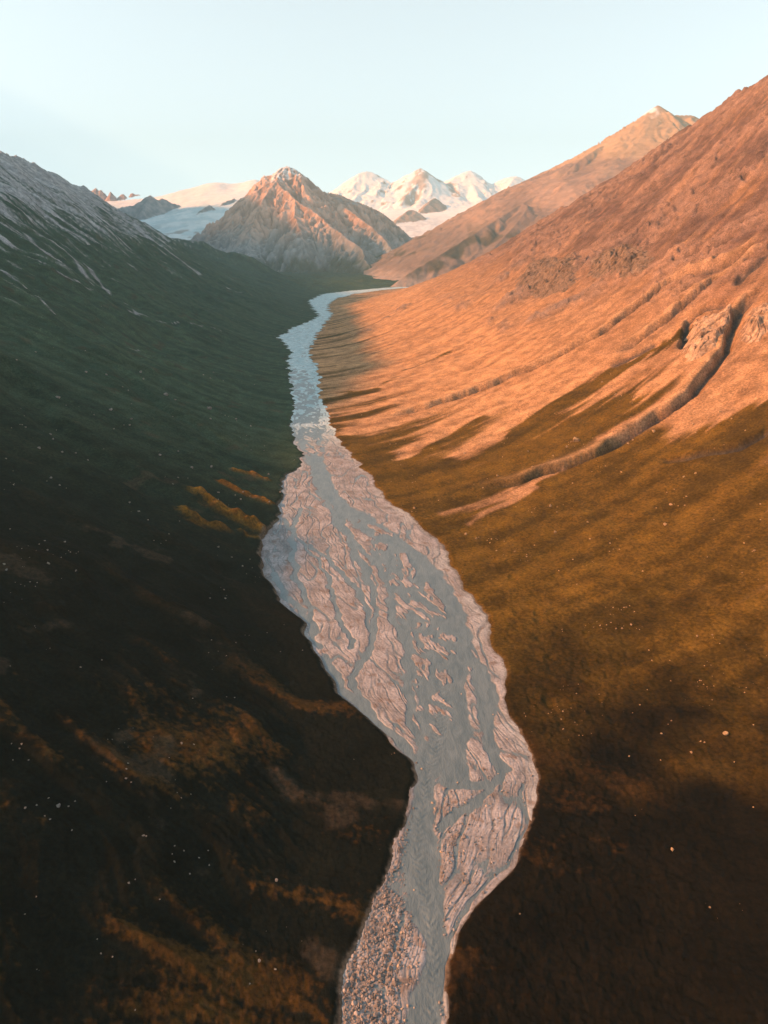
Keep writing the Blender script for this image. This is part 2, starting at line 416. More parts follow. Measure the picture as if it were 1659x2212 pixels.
def hill_colors(x, y, z, I):
    yz = y + 0.28 * np.abs(x)          # nearness scale; foreground shade is painted into the grass colour by it
    gx, gy = I['gx'], I['gy']; sl = I['sl'] + 1e-6
    # streaks down the fall line
    cx, cy = -gy / sl, gx / sl
    side = np.where(I['right'], x, -x)
    skew = np.where(I['right'], 0.62, 0.25)
    ya = y - skew * side
    st = fbm(ya / 12.0, side / 120.0, 5, 21, 0.6)
    st2 = fbm(ya / 36.0, side / 240.0, 4, 27, 0.55)
    fine = fbm(x / 3.5, y / 3.5, 3, 33, 0.6)
    rel = I['rel']
    # --- right side
    zr = zone(x, y, ZR, st)
    scr = sstep(-0.25, 0.30, (rel - 95 + 88 * sstep(650, 1100, y)) / 105 + 0.42 * st2 + 0.26 * st * (1 - .5 * sstep(900, 1300, y)) + .25 * sstep(900, 1300, y) + 1.15 * zr) * sstep(300, 520, yz)
    grassR = lerp3((.062, .038, .007), (.115, .066, .011), sstep(-.6, .6, st2 + .4 * fine))
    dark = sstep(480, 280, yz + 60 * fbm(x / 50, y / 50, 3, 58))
    grassR = lerp3(grassR, np.array((.0038, .0034, .0026)), 0.97 * dark)  # foreground shade painted in as near-black grass
    grassR = lerp3(grassR, np.array((.034, .018, .006)), .8 * dark * sstep(.22, .7, I['sw'] + .3 * fine) * sstep(75, 35, I['dbank']))  # sunlit streaks painted on the swells of the dark grass
    screeR = lerp3((.235, .135, .075), (.34, .20, .108), sstep(-.7, .7, .40 * st + .6 * st2 + .5 * fine))
    screeR = lerp3(screeR, lerp3((.31, .172, .088), (.42, .24, .122), sstep(-.6, .6, st2 + .4 * fine)), sstep(125, 55, rel) * sstep(600, 850, y))
    red = sstep(0.1, .7, fbm(x / 120, y / 300, 3, 55) + .2 * st)
    screeR = lerp3(screeR, np.array((.19, .092, .066)), .7 * red * sstep(120, 260, rel))
    rockc = lerp3((.055, .042, .037), (.19, .14, .115), sstep(-.5, .9, I['rg'] + .4 * fine))
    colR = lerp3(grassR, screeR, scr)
    colR = lerp3(colR, rockc, np.clip(I['rock'] * 1.1, 0, 1))
    highdark = sstep(120, 250, rel) * sstep(-.8, .3, st2 + .4 * fbm(x / 160, y / 160, 3, 56) + .3)
    colR = lerp3(colR, np.array((.098, .064, .054)), .9 * highdark)
    colR = lerp3(colR, lerp3((.045, .035, .032), (.25, .165, .125), sstep(-.75, .75, I['rug'] + .3 * fine)), .62 * I['rugm'])
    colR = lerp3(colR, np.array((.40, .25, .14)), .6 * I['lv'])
    colR = lerp3(colR, np.array((.045, .043, .045)), .85 * I['gsh'])  # cast shadow in the gullies painted onto their floors
    # --- left side
    zl = zone(x, y, ZL, st)
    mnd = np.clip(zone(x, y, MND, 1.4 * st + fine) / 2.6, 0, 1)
    scl = sstep(-0.25, 0.35, (rel - 300) / 200 + 0.6 * st2 + 0.5 * st + 1.3 * zl)
    grassL = lerp3((.020, .045, .030), (.040, .070, .044), sstep(-.6, .6, st2 + .5 * fine))
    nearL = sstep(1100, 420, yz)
    grassL = lerp3(grassL, lerp3((.0065, .0068, .0045), (.052, .027, .007), sstep(.22, .80, I['sw'] + .35 * fine) * (.12 + .88 * sstep(410, 320, yz))), nearL)  # shade painted into the near left grass, sunlit streaks painted on its swells
    grassL = lerp3(grassL, lerp3((.09, .044, .008), (.19, .092, .014), sstep(-.5, .5, fine + st)), mnd)  # sunlit patches painted orange on the mounds
    screeL = lerp3((.19, .20, .215), (.32, .335, .35), sstep(-.7, .7, st + .5 * fine))
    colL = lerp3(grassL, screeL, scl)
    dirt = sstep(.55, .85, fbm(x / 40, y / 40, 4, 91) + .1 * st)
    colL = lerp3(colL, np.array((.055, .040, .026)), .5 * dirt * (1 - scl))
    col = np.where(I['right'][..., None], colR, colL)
    # wet sand on the bank edge
    bank = sstep(2.6, .4, I['dbank'] + .8 * fine)
    col = lerp3(col, np.array((.16, .125, .095)), .8 * bank)
    return np.clip(col, .002, .9)

# ------------------------------------------------------------------ the two hillsides: a fan of ground round the camera's foot
az_in = np.radians(np.arange(-43, 43.01, 0.095))
az_out = np.radians(np.arange(46, 315.0, 3.0))
AZ = np.concatenate([az_in, az_out])
R_ = np.concatenate([np.geomspace(.3, 130, 34)[:-1], np.exp(np.arange(math.log(130), math.log(1300), 0.0032)), np.exp(np.arange(math.log(1300), math.log(6200), 0.0036)), np.geomspace(6300, 9000, 20)])
RR, AA = np.meshgrid(R_, AZ, indexing='ij')
HX, HY = RR * np.sin(AA), RR * np.cos(AA)
HZ, HI = hill_h(HX, HY)
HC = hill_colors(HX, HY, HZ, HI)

def ground_z(x, y):
    """height of the built ground by interpolation in the fan"""
    r = np.hypot(x, y); a = np.arctan2(x, y)
    i = np.clip(np.searchsorted(R_, r) - 1, 0, len(R_) - 2); j = np.clip(np.searchsorted(az_in, a) - 1, 0, len(az_in) - 2)
    fi = np.clip((r - R_[i]) / (R_[i + 1] - R_[i]), 0, 1); fj = np.clip((a - az_in[j]) / (az_in[j + 1] - az_in[j]), 0, 1)
    return (HZ[i, j] * (1 - fi) + HZ[i + 1, j] * fi) * (1 - fj) + (HZ[i, j + 1] * (1 - fi) + HZ[i + 1, j + 1] * fi) * fj

V = np.stack([HX, HY, HZ], -1).reshape(-1, 3); F = grid_faces(len(R_), len(AZ), True); C = HC.reshape(-1, 3)
fc = V[F].mean(1); isr = fc[:, 0] > 0.5 * (xl(fc[:, 1]) + xr(fc[:, 1]))
for keep, lab in ((~isr, 'dark green hillside rising from the left bank of the river'), (isr, 'orange sunlit hillside rising from the right bank of the river')):
    v_, f_, c_ = sub_mesh(V, F[:, ::-1], C, keep)
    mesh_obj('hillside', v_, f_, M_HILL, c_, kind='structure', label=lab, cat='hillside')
del V, F, C, fc

# ------------------------------------------------------------------ riverbed and water
def px_path(l): return [floor_pt(u, v)[:2] + (1.25 * w * floor_d(u, v) / FPX,) for u, v, w in l]
def floor_d(u, v):
    up = (CV - v) / FPX
    return CAMH / (SP - up * CP + SLOPE * (CP + up * SP))
CHN = [
 [(640,800,16),(660,860,22),(668,920,26),(675,960,24),(678,985,16),(690,1020,14),(702,1050,14),(722,1080,14),(752,1103,17),(790,1128,22),(830,1165,26),(855,1215,30),(890,1265,46),(925,1320,52),(950,1380,52),(955,1440,46),(950,1500,42),(945,1560,42),(940,1620,38),(925,1670,24),(915,1720,19),(905,1790,26),(905,1860,34),(915,1920,30),(928,1990,30),(938,2060,26),(938,2130,27),(932,2212,27)],
 [(860,1170,14),(920,1230,22),(960,1290,24),(990,1350,20),(1010,1420,18),(1050,1480,16),(1060,1540,13),(1050,1600,12),(1075,1640,9),(1088,1665,9),(1060,1705,9),(1010,1745,10),(960,1790,9)],
 [(980,1420,18),(985,1500,20),(990,1570,20),(985,1630,22),(975,1690,14)],
 [(940,1640,12),(1000,1690,12),(1050,1690,10)],
 [(650,1100,4),(628,1160,5),(632,1215,5),(650,1270,5),(668,1320,5),(685,1370,5)],
 [(722,1080,5),(740,1130,7),(760,1180,7),(790,1235,8),(805,1290,6),(812,1340,6),(795,1400,6),(770,1440,5),(752,1468,5),(770,1505,5),(820,1555,6),(870,1605,6),(905,1660,6)],
 [(668,1180,4),(720,1215,5),(760,1260,6),(785,1310,5),(800,1360,5)],
 [(690,1060,5),(740,1150,6),(800,1200,7),(840,1260,7),(850,1330,8),(880,1390,8),(890,1450,8),(880,1510,7),(900,1570,8),(910,1620,9)],
 [(612,1120,4),(640,1160,3),(700,1230,3),(720,1290,4),(745,1350,4),(760,1400,4)],
 [(880,1830,7),(888,1900,6),(893,1960,5),(905,2010,4)],
 [(1120,1700,2.5),(1142,1760,3),(1140,1810,3),(1100,1860,3),(1060,1900,4),(1010,1950,4),(985,2000,4),(965,2060,4)],
 [(700,1420,9),(730,1480,9),(780,1535,8),(840,1585,7),(890,1640,8)],
 [(590,1240,6),(620,1290,6),(660,1335,6),(690,1400,7)],
]
CHN = [px_path(c) for c in CHN]

ny_ = 1500; nt_ = 430
yb = np.concatenate([np.linspace(60, 140, 20)[:-1], np.geomspace(140, 4600, ny_)])
tb = np.linspace(-1.02, 1.02, nt_)
YB, TB = np.meshgrid(yb, tb, indexing='ij')
cxy = 0.5 * (xl(YB) + xr(YB)); hw = 0.5 * (xr(YB) - xl(YB))
ex = 1 + np.clip(2.0 / hw, 0, .1)
XB = cxy + TB * hw * ex
wx = XB + 4 * perlin(XB / 22, YB / 22, 201) + 1.5 * perlin(XB / 7, YB / 7, 202); wy = YB + 4 * perlin(XB / 22 + 5, YB / 22 + 9, 203)
chan = np.full_like(XB, 9.0); chw = np.zeros_like(XB)
for path in CHN:
    for p, q_ in zip(path[:-1], path[1:]):
        ex_, ey_ = q_[0] - p[0], q_[1] - p[1]; ll = ex_ * ex_ + ey_ * ey_ + 1e-9
        r_ = max(p[2], q_[2]) * 2 + 12
        lo, hi = min(p[1], q_[1]) - r_, max(p[1], q_[1]) + r_
        i0, i1 = np.searchsorted(yb, lo), np.searchsorted(yb, hi)
        if i1 <= i0: continue
        X_, Y_ = wx[i0:i1], wy[i0:i1]
        t = np.clip(((X_ - p[0]) * ex_ + (Y_ - p[1]) * ey_) / ll, 0, 1)
        d = np.hypot(X_ - p[0] - t * ex_, Y_ - p[1] - t * ey_) / (p[2] + (q_[2] - p[2]) * t)
        chw[i0:i1] = np.where(d < chan[i0:i1], p[2] + (q_[2] - p[2]) * t, chw[i0:i1])
        chan[i0:i1] = np.minimum(chan[i0:i1], d)
# islands inside the wide channels, drawn out along the flow; flow runs slightly to the right going away from the camera's foot
flow = np.interp(YB, YS, np.gradient(gsm(0.5 * (XL + XR), 15), YS))
lat = XB - cxy
isl = fbm(lat / 13 + .5 * perlin(XB / 30, YB / 30, 211), YB / 42, 3, 210, 0.5)
isl2 = fbm(lat / 6.5 + .5 * perlin(XB / 20, YB / 20, 214), YB / 16, 3, 213, 0.5)
wide = sstep(9.5, 13, chw) * sstep(285, 310, YB)
wl = .5 * perlin(XB / 26, YB / 40, 221)
b1 = np.abs(perlin(lat / 17 + wl, YB / 75, 220)); b2 = np.abs(perlin(lat / 8.5 + .55 * perlin(XB / 16, YB / 30, 223), YB / 52, 222)); b3 = np.abs(perlin(lat / 4.2 + .55 * perlin(XB / 9, YB / 15, 225), YB / 26 + lat / 24, 224)); b4 = np.abs(perlin(lat / 2.3 + .5 * perlin(XB / 5, YB / 8, 227), YB / 12 - lat / 10, 226))
dens = sstep(-.35, .35, fbm(XB / 55, YB / 75, 3, 247))
inch = sstep(1.3, 0.65, chan)
bar = 0.31 + 0.14 * fbm(XB / 28, YB / 34, 3, 230)
rip = ridged(lat / 5.5 + 0.9 * perlin(XB / 11, YB / 11, 241) + YB / 11.0, YB / 15.0 - lat / 16, 3, 240, 0.5)
rip2 = ridged(lat / 2.2 + 1.2 * perlin(XB / 5, YB / 5, 245), YB / 5.0 + lat / 7, 3, 244, 0.5)
cut = 0.50 * sstep(.10, .01, b1) + 0.40 * sstep(.15, .01, b2) * (.35 + .65 * dens) + .20 * sstep(.17, .0, b3) + .11 * sstep(.22, .0, b4)
bedz = bar - .72 * cut + 0.06 * rip2 + 0.10 * fbm(XB / 3, YB / 4, 3, 246)
island = sstep(0.06, 0.34, isl + .45 * isl2) * wide
chz = -0.42 + 0.82 * np.maximum(island, sstep(.34, .58, isl2) * wide) - .35 * cut * island + 0.05 * rip2
bedz = bedz * (1 - inch) + np.minimum(chz, bedz + .2) * inch
far_w = sstep(800, 1050, YB)                   # upstream the bed is nearly all shallow water
bedz = bedz - far_w * (0.08 + 0.15 * fbm(lat / 20, YB / 60, 3, 250)) + far_w * .35 * sstep(.2, .5, isl)
edge = sstep(.86, 1.0, np.abs(TB))
bedz = bedz * (1 - .6 * edge) + .35 * edge
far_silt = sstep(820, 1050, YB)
near_st = sstep(330, 200, YB) * sstep(0.2, -.4, TB)
bedz = bedz + near_st * (.30 * fbm(XB / 1.6, YB / 1.6, 3, 260, .6) + .2 * fbm(XB / 5, YB / 5, 2, 261)) * (1 - inch)
ZB = floor_z(YB) + bedz
fineB = fbm(XB / 1.3, YB / 1.3, 3, 270, .6); medB = fbm(XB / 16, YB / 20, 4, 271)
wet = sstep(.30, .0, bedz)
gcol = lerp3((.225, .213, .215), (.35, .338, .35), sstep(-.7, .8, medB + .5 * fineB))
silt = sstep(-.35, .3, fbm(XB / 40, YB / 50, 3, 280)) * sstep(.70, .95, np.abs(TB))
gcol = lerp3(gcol, np.array((.36, .375, .38)), .75 * silt)
gcol = lerp3(gcol, np.array((.175, .195, .21)), .9 * wet)
gcol = lerp3(gcol, np.array((.18, .185, .195)), .75 * np.clip(cut / .45, 0, 1))
gcol = lerp3(gcol, np.array((.17, .125, .10)), .7 * sstep(.45, .8, fbm(XB / 9, YB / 9, 4, 290)) * (1 - wet))
gcol = lerp3(gcol, np.array((.20, .15, .12)), .55 * near_st * sstep(-.2, .5, fbm(XB / 4, YB / 4, 3, 291)))
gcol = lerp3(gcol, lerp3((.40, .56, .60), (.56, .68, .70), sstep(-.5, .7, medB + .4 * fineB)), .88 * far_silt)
gcol = lerp3(gcol, np.array((.095, .082, .066)), .8 * sstep(.955, 1.0, np.abs(TB) + .02 * fbm(XB / 3, YB / 3, 3, 296)))
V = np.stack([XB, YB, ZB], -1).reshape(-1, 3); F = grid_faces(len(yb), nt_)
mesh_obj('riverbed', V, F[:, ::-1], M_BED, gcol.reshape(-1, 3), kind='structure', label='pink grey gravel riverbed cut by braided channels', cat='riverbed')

NW = 181
yw = np.concatenate([np.linspace(40, 140, 12)[:-1], np.geomspace(140, 420, 900)[:-1], np.geomspace(420, 4600, 500)]); tw = np.linspace(-1, 1, NW)
YW, TW = np.meshgrid(yw, tw, indexing='ij')
XW = 0.5 * (xl(YW) + xr(YW)) + TW * 0.5 * (xr(YW) - xl(YW))
cl = np.array(sorted([(p[1], p[0], p[2]) for p in CHN[0]]))
cx_w, cw_w = np.interp(YW, cl[:, 0], cl[:, 1]), np.interp(YW, cl[:, 0], cl[:, 2])
lw = XW - cx_w + .8 * perlin(XW / 6, YW / 9, 310)
env = np.exp(-(lw / (.34 * cw_w)) ** 2) * sstep(420, 300, YW)
ph = YW - .75 * np.abs(lw) + 1.3 * perlin(XW / 5, YW / 5, 311)
chop = .05 * fbm(XW / 1.6, YW / 2.6, 2, 312) * sstep(420, 280, YW)
ZW = floor_z(YW) + env * .17 * (np.sin(2 * math.pi * ph / 3.6) * (.6 + .6 * perlin(XW / 3, YW / 3, 313))) + chop
mesh_obj('river', np.stack([XW, YW, ZW], -1).reshape(-1, 3), grid_faces(len(yw), NW)[:, ::-1], M_WATER, kind='structure', label='milky blue grey glacial river winding up the valley', cat='river')

# ------------------------------------------------------------------ mountains
def patch(x0, x1, y0, y1, step):
    xs = np.arange(x0, x1 + step, step); ys = np.arange(y0, y1 + step, step)
    X, Y = np.meshgrid(xs, ys, indexing='xy')
    return X, Y, grid_faces(len(ys), len(xs))

def finish_patch(X, Y, h, dist, cell, amp, seed, step, strength=1.4, octv=5, crest=120, small=4.0):
    gy, gx = np.gradient(h, step)
    wx_ = X + cell * .35 * fbm(X / cell / 1.5, Y / cell / 1.5, 3, seed + 5); wy_ = Y + cell * .35 * fbm(X / cell / 1.5 + 7, Y / cell / 1.5 + 3, 3, seed + 6)
    g = gully_noise(wx_, wy_, gx, gy, cell, octv, strength, seed)
    f = 0.15 + 0.85 * sstep(0, crest, dist)
    h2 = h + g * amp * f + small * ridged(X / (cell * .35), Y / (cell * .35), 4, seed + 9) * f
    gy, gx = np.gradient(h2, step)
    return h2, np.hypot(gx, gy), g

def keep_above(X, Y, Z, F, off=25):
    g = base_h(X, Y) - off
    ok = (Z > g)
    return ok.ravel()[F].any(1)

# central pyramid
cr = [
 (P([(465,510,6050),(490,485,6100),(500,470,6150),(520,450,6200),(545,425,6280),(585,388,6380),(600,368,6450),(615,360,6500),(630,363,6520),(665,385,6560),(700,413,6620),(733,420,6680),(763,436,6740),(794,448,6800),(839,472,6880),(867,494,6920),(903,531,6960),(923,553,6960),(960,600,6960)]), .86, .00012),
 (P([(615,362,6480),(594,389,6330),(620,416,6180),(649,438,6060),(690,470,5920),(730,500,5780),(770,535,5600),(800,575,5350)]), .98, .00015),
 (P([(594,389,6330),(565,440,6100),(548,490,5900),(540,540,5700)]), .92, .00015),
 (P([(707,414,6630),(735,440,6480),(765,462,6330),(800,490,6180),(835,525,6020),(860,560,5850)]), .98, .00015),
 (P([(775,441,6750),(805,466,6650),(845,500,6540),(880,540,6400)]), .98, .00015),
 (P([(520,452,6200),(505,500,6000),(500,545,5800)]), .9, .00015),
 (P([(640,432,6090),(640,480,5850),(650,530,5650)]), .9, .00015),
]
X, Y, F = patch(-2300, 1000, 4700, 7900, 7.0)
wpx = 40 * fbm(X / 420, Y / 420, 4, 405); wpy = 40 * fbm(X / 420 + 9, Y / 420, 4, 406)
h, dist = ridge_field(X + wpx, Y + wpy, cr)
h, sl, g = finish_patch(X, Y, h, dist, 430, 44, 400, 7.0, strength=2.0, octv=6, crest=160, small=6)
h = h + sstep(20, 140, dist) * (13 * ridged(X / 85 + .4 * fbm(X / 60, Y / 60, 2, 421), Y / 85, 5, 420, .58) + 26 * fbm(X / 330, Y / 330, 3, 422))
gy, gx = np.gradient(h, 7.0); sl = np.hypot(gx, gy)
relc = h - floor_z(Y)
fl = fbm(X / 60, Y / 60, 4, 411); fb = fbm(X / 220, Y / 220, 4, 412)
rock = lerp3((.27, .165, .125), (.56, .36, .275), sstep(-.8, .8, g + .6 * fl))
rock = lerp3(lerp3((.13, .14, .15), (.24, .25, .26), sstep(-.8, .8, g + .6 * fl)), rock, sstep(180, 420, relc + 60 * fb))
scree = lerp3((.25, .26, .27), (.34, .345, .35), sstep(-.5, .5, fl))
c = lerp3(rock, scree, sstep(.72, .55, sl + .12 * g + .1 * fl))
grass = sstep(130, 40, relc + 90 * fb + 40 * fl)
c = lerp3(c, np.array((.045, .06, .035)), .9 * grass)
up = (h - CAMH)
snow = sstep(600, 680, up + 60 * fl + 25 * g) * sstep(-560, -780, X + 30 * fl) * sstep(1.3, .9, sl)
c = lerp3(c, np.array((.80, .80, .80)), snow)
V = np.stack([X, Y, h], -1).reshape(-1, 3)
v_, f_, c_ = sub_mesh(V, F, c.reshape(-1, 3), keep_above(X, Y, h, F, 60))
mesh_obj('mountain', v_, f_, M_MOUNT, c_, kind='structure', label='pyramid shaped rock mountain with sunlit summit at the head of the valley', cat='mountain')

# ridge behind the sunny hillside
cr = [
 (P([(800,632,4150),(829,628,4180),(879,593,4260),(929,563,4350),(979,533,4450),(1049,488,4600),(1129,438,4850),(1189,403,5000),(1244,353,5150),(1294,318,5300),(1319,310,5380),(1379,258,5450),(1400,240,5480),(1424,228,5500),(1445,246,5520),(1470,250,5540),(1494,250,5560),(1520,262,5580),(1640,330,5600)]), .66, .00012, 1.15),
 (P([(1129,440,4850),(1139,450,4700),(1100,500,4500),(1050,550,4300),(990,600,4120)]), .6, .00012),
 (P([(1424,232,5490),(1390,330,5150),(1330,420,4800),(1250,500,4450)]), .62, .00012),
 (P([(1319,312,5380),(1270,400,5050),(1190,480,4700)]), .62, .00012),
]
X, Y, F = patch(-150, 3400, 3500, 6900, 9.0)
h, dist = ridge_field(X, Y, cr)
h, sl, g = finish_patch(X, Y, h, dist, 240, 17, 500, 9.0, crest=90, small=5)
fl = fbm(X / 60, Y / 60, 4, 511); fb = fbm(X / 260, Y / 260, 4, 512)
up = h - CAMH
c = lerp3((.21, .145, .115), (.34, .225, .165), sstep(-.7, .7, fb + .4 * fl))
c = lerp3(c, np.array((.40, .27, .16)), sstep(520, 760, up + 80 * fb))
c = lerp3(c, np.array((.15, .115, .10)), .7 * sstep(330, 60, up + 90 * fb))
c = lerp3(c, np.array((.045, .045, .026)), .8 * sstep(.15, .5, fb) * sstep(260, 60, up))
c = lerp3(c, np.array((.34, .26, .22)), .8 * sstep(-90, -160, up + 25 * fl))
snow = sstep(975, 1045, up + 45 * fl) * sstep(2125, 2070, X + 20 * fl)
c = lerp3(c, np.array((.82, .82, .82)), snow)
V = np.stack([X, Y, h], -1).reshape(-1, 3)
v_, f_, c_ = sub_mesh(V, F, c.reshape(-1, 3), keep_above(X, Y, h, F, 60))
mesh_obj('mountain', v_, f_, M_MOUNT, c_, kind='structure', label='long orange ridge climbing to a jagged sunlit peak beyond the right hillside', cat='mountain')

# thin-plate surface through control points
def tps(pts):
    p = np.array(pts, float); sc = 1000.0
    x, y, z = p[:, 0] / sc, p[:, 1] / sc, p[:, 2]
    n = len(p)
    def U(r2): return np.where(r2 > 1e-12, r2 * np.log(r2 + 1e-12), 0)
    A = np.zeros((n + 3, n + 3)); A[:n, :n] = U((x[:, None] - x) ** 2 + (y[:, None] - y) ** 2) + np.eye(n) * .01
    A[:n, n] = 1; A[:n, n + 1] = x; A[:n, n + 2] = y; A[n:, :n] = A[:n, n:].T
    w = np.linalg.solve(A, np.concatenate([z, [0, 0, 0]]))
    def f(X, Y):
        X = X / sc; Y = Y / sc
        o = w[n] + w[n + 1] * X + w[n + 2] * Y
        for k in range(n): o = o + w[k] * U((X - x[k]) ** 2 + (Y - y[k]) ** 2)
        return o
    return f

# snow range and its glacier
base_pts = P([(700,470,11800),(780,460,12000),(860,450,12000),(960,455,11800),(1050,450,11800),(1130,450,11800),(1200,440,12000),(880,475,10800),(960,475,10800),(1050,475,10600),(930,505,9800),(990,505,9800),(950,540,8600),(900,545,8600),(980,540,8600),(1100,500,10000),(1250,470,11000),(600,470,11500),(940,590,7800),(840,590,7800),(700,600,8500)])
bf = tps(base_pts)
sr = [
 (P([(690,425,12800),(728,414,12800),(770,382,12900),(798,372,13000),(814,382,13050),(830,403,13100),(850,392,13300),(872,383,13200),(895,370,12950),(909,366,12900),(922,377,12950),(946,403,13000),(971,395,13100),(987,379,13200),(1013,370,13300),(1026,381,13350),(1048,402,13400),(1061,403,13400),(1080,390,13400),(1112,382,13300),(1131,392,13350),(1157,408,13400),(1195,386,13300),(1260,360,13300)]), .64, .00006),
 (P([(798,372,13000),(780,410,12500),(760,440,12100)]), .85, .0001),
 (P([(909,366,12900),(898,395,12550),(870,430,12000)]), 1.15, .0001),
 (P([(909,366,12900),(930,400,12500),(925,425,12200)]), .95, .0001),
 (P([(971,395,13100),(960,420,12500),(965,445,12100)]), .8, .0001),
 (P([(1013,370,13300),(1020,400,12900),(1040,430,12300)]), .75, .0001),
 (P([(1112,382,13300),(1100,410,12800),(1060,440,12200)]), .7, .0001),
]
rk = [(P([(857,478,10600),(888,454,10900),(905,468,10850),(925,485,10700)]), .62, 0.0), (P([(905,462,11500),(936,430,11900),(948,440,12100)]), .7, 0), (P([(1052,475,10900),(1093,436,11300),(1105,448,11500)]), .75, 0), (P([(935,502,9700),(971,489,10000),(984,500,10100)]), .4, 0), (P([(880,520,9000),(910,512,9300),(930,535,9300)]), .4, 0)]
X, Y, F = patch(-2200, 4200, 7700, 15000, 20.0)
h1, dist = ridge_field(X + 60 * fbm(X / 500, Y / 500, 3, 605), Y + 60 * fbm(X / 500, Y / 500, 3, 606), [r + (r[1], 35.0) for r in sr])
h1, sl, g = finish_patch(X, Y, h1, dist, 520, 42, 600, 20.0, crest=250, small=10)
hb = bf(X, Y) + 8 * fbm(X / 300, Y / 300, 4, 620) 
hr_, _ = ridge_field(X, Y, rk); hr_ = hr_ + 14 * ridged(X / 120, Y / 120, 4, 630)
h = softmax2(h1, hb, 60)
isrock = hr_ > h
h = np.maximum(h, hr_)
gy, gx = np.gradient(h, 20.0); sl = np.hypot(gx, gy)
fl = fbm(X / 130, Y / 130, 4, 611); fb = fbm(X / 500, Y / 500, 3, 612)
c = np.full(X.shape + (3,), .90)
ice = sstep(40, -10, h - hb)
c = lerp3(c, lerp3((.60, .60, .63), (.78, .78, .79), sstep(-.4, .4, fl + fbm(X / 60, Y / 400, 3, 613))), ice * sstep(900, 600, h))
c = lerp3(c, np.array((.42, .31, .24)), sstep(1.0, 1.35, sl + .35 * fl + .2 * g) * (1 - ice))
for pth, wd in ((P([(912,370,12850),(905,400,12500),(880,435,12050)]), 190.0), (P([(935,385,12900),(945,402,12900)]), 120.0), (P([(822,392,13000),(830,402,13050)]), 90.0), (P([(972,398,13000),(985,430,12500)]), 110.0)):
    dp_, _, _ = path_dist(X + 60 * fl, Y, pth)
    c = lerp3(c, lerp3((.40, .27, .19), (.58, .42, .31), sstep(-.5, .5, fl)), .9 * sstep(wd, wd * .5, dp_) * sstep(-.15, .25, ridged(X / 130, Y / 420, 4, 614) - .35))
c = lerp3(c, lerp3((.30, .20, .15), (.42, .28, .21), sstep(-.5, .5, fl)), isrock.astype(float))
V = np.stack([X, Y, h], -1).reshape(-1, 3)
fcx = V[F].mean(1); fice = (ice > .5).ravel()[F].mean(1) > .5; frock = isrock.ravel()[F].mean(1) > .5
bounds = [unproj(830, 403, 13100)[0], unproj(946, 403, 13000)[0], unproj(1061, 403, 13400)[0]]
who = np.searchsorted(bounds, fcx[:, 0])
labs = ['broad rounded white snow peak, leftmost of the snowy range', 'sharp white snow peak with bare rock ribs, highest of the snowy range', 'smooth white snow dome between the sharp peak and the low dome', 'low white snow dome beside the orange ridge, rightmost of the snowy range']
for k in range(4):
    v_, f_, c_ = sub_mesh(V, F, c.reshape(-1, 3), (who == k) & ~fice & ~frock)
    mesh_obj('snow_mountain', v_, f_, M_FAR, c_, kind='structure', label=labs[k], cat='mountain', group='snow peaks at the head of the valley')
v_, f_, c_ = sub_mesh(V, F, c.reshape(-1, 3), fice & ~frock)
mesh_obj('glacier', v_, f_, M_FAR, c_, kind='structure', label='pale pink glacier flowing down below the snow peaks', cat='glacier')
v_, f_, c_ = sub_mesh(V, F, c.reshape(-1, 3), frock)
mesh_obj('rock_ridge', v_, f_, M_FAR, c_, kind='structure', label='brown rock islands standing out of the pink glacier', cat='rock ridge')

# left glacier and snow dome
gp = P([(190,455,9800),(250,440,9900),(300,440,9900),(350,436,9800),(372,437,9700),(389,431,9700),(420,420,9800),(437,412,9850),(464,399,9900),(495,408,9900),(516,401,9950),(540,387,10000),(552,383,10000),(566,392,10000),(620,420,10000),(240,470,9000),(300,470,9000),(330,480,8300),(330,500,7600),(420,455,8800),(400,480,8000),(370,505,7300),(350,520,6900),(430,505,7400),(470,480,7900),(430,530,6800),(480,540,6700),(520,520,7000),(520,450,8800),(560,430,9200),(400,560,6200),(500,570,6100),(300,540,6500),(250,520,7200),(200,500,8000),(640,470,9000),(640,520,8000),(450,445,9000),(480,425,9400),(520,420,9500)])
gf = tps(gp)
X, Y, F = patch(-4600, -700, 6000, 11700, 14.0)
h = gf(X, Y)
beyond = Y - (9900 + 0 * X)
h = np.where(Y > 10960, h - (Y - 10960) * .5, h)
fb = fbm(X / 300, Y / 300, 4, 700); fl = fbm(X / 70, Y / 70, 4, 701)
h = h + 9 * fb + 2.5 * fl + 4 * ridged(X / 160 + Y / 300, Y / 130, 3, 702) * sstep(8900, 7000, Y)
gr = [(P([(425,462,8500),(440,452,8650),(452,444,8750),(466,455,8700)]), 1.1, 0), (P([(480,440,8900),(506,430,9100)]), .9, 0), (P([(255,450,8900),(290,444,9000),(320,424,9100),(329,426,9100),(341,434,9150),(351,430,9200),(372,440,9250),(395,447,9300)]), 1.0, 0), (P([(320,426,9100),(308,460,8750)]), 1.0, 0)]
hr_, dr_ = ridge_field(X, Y, gr); hr_ = hr_ + 10 * ridged(X / 90, Y / 90, 4, 710)
isrock = hr_ > h
h = np.maximum(h, hr_)
c = lerp3((.52, .66, .70), (.72, .80, .82), sstep(-.5, .5, fb + .5 * fbm(X / 60 + Y / 200, Y / 500, 3, 703)))
c = lerp3(c, np.array((.84, .84, .84)), sstep(760, 900, h + 60 * fb))
mor = sstep(.1, .35, fbm(X / 380 + 3, Y / 700, 4, 705) + .5 * sstep(-2350, -2900, X) * sstep(8300, 7600, Y) - .1 * sstep(8000, 9000, Y)) * sstep(560, 420, h)
c = lerp3(c, np.array((.34, .315, .295)), mor)
c = lerp3(c, lerp3((.20, .19, .19), (.34, .31, .30), sstep(-.5, .5, fl)), isrock.astype(float))
V = np.stack([X, Y, h], -1).reshape(-1, 3)
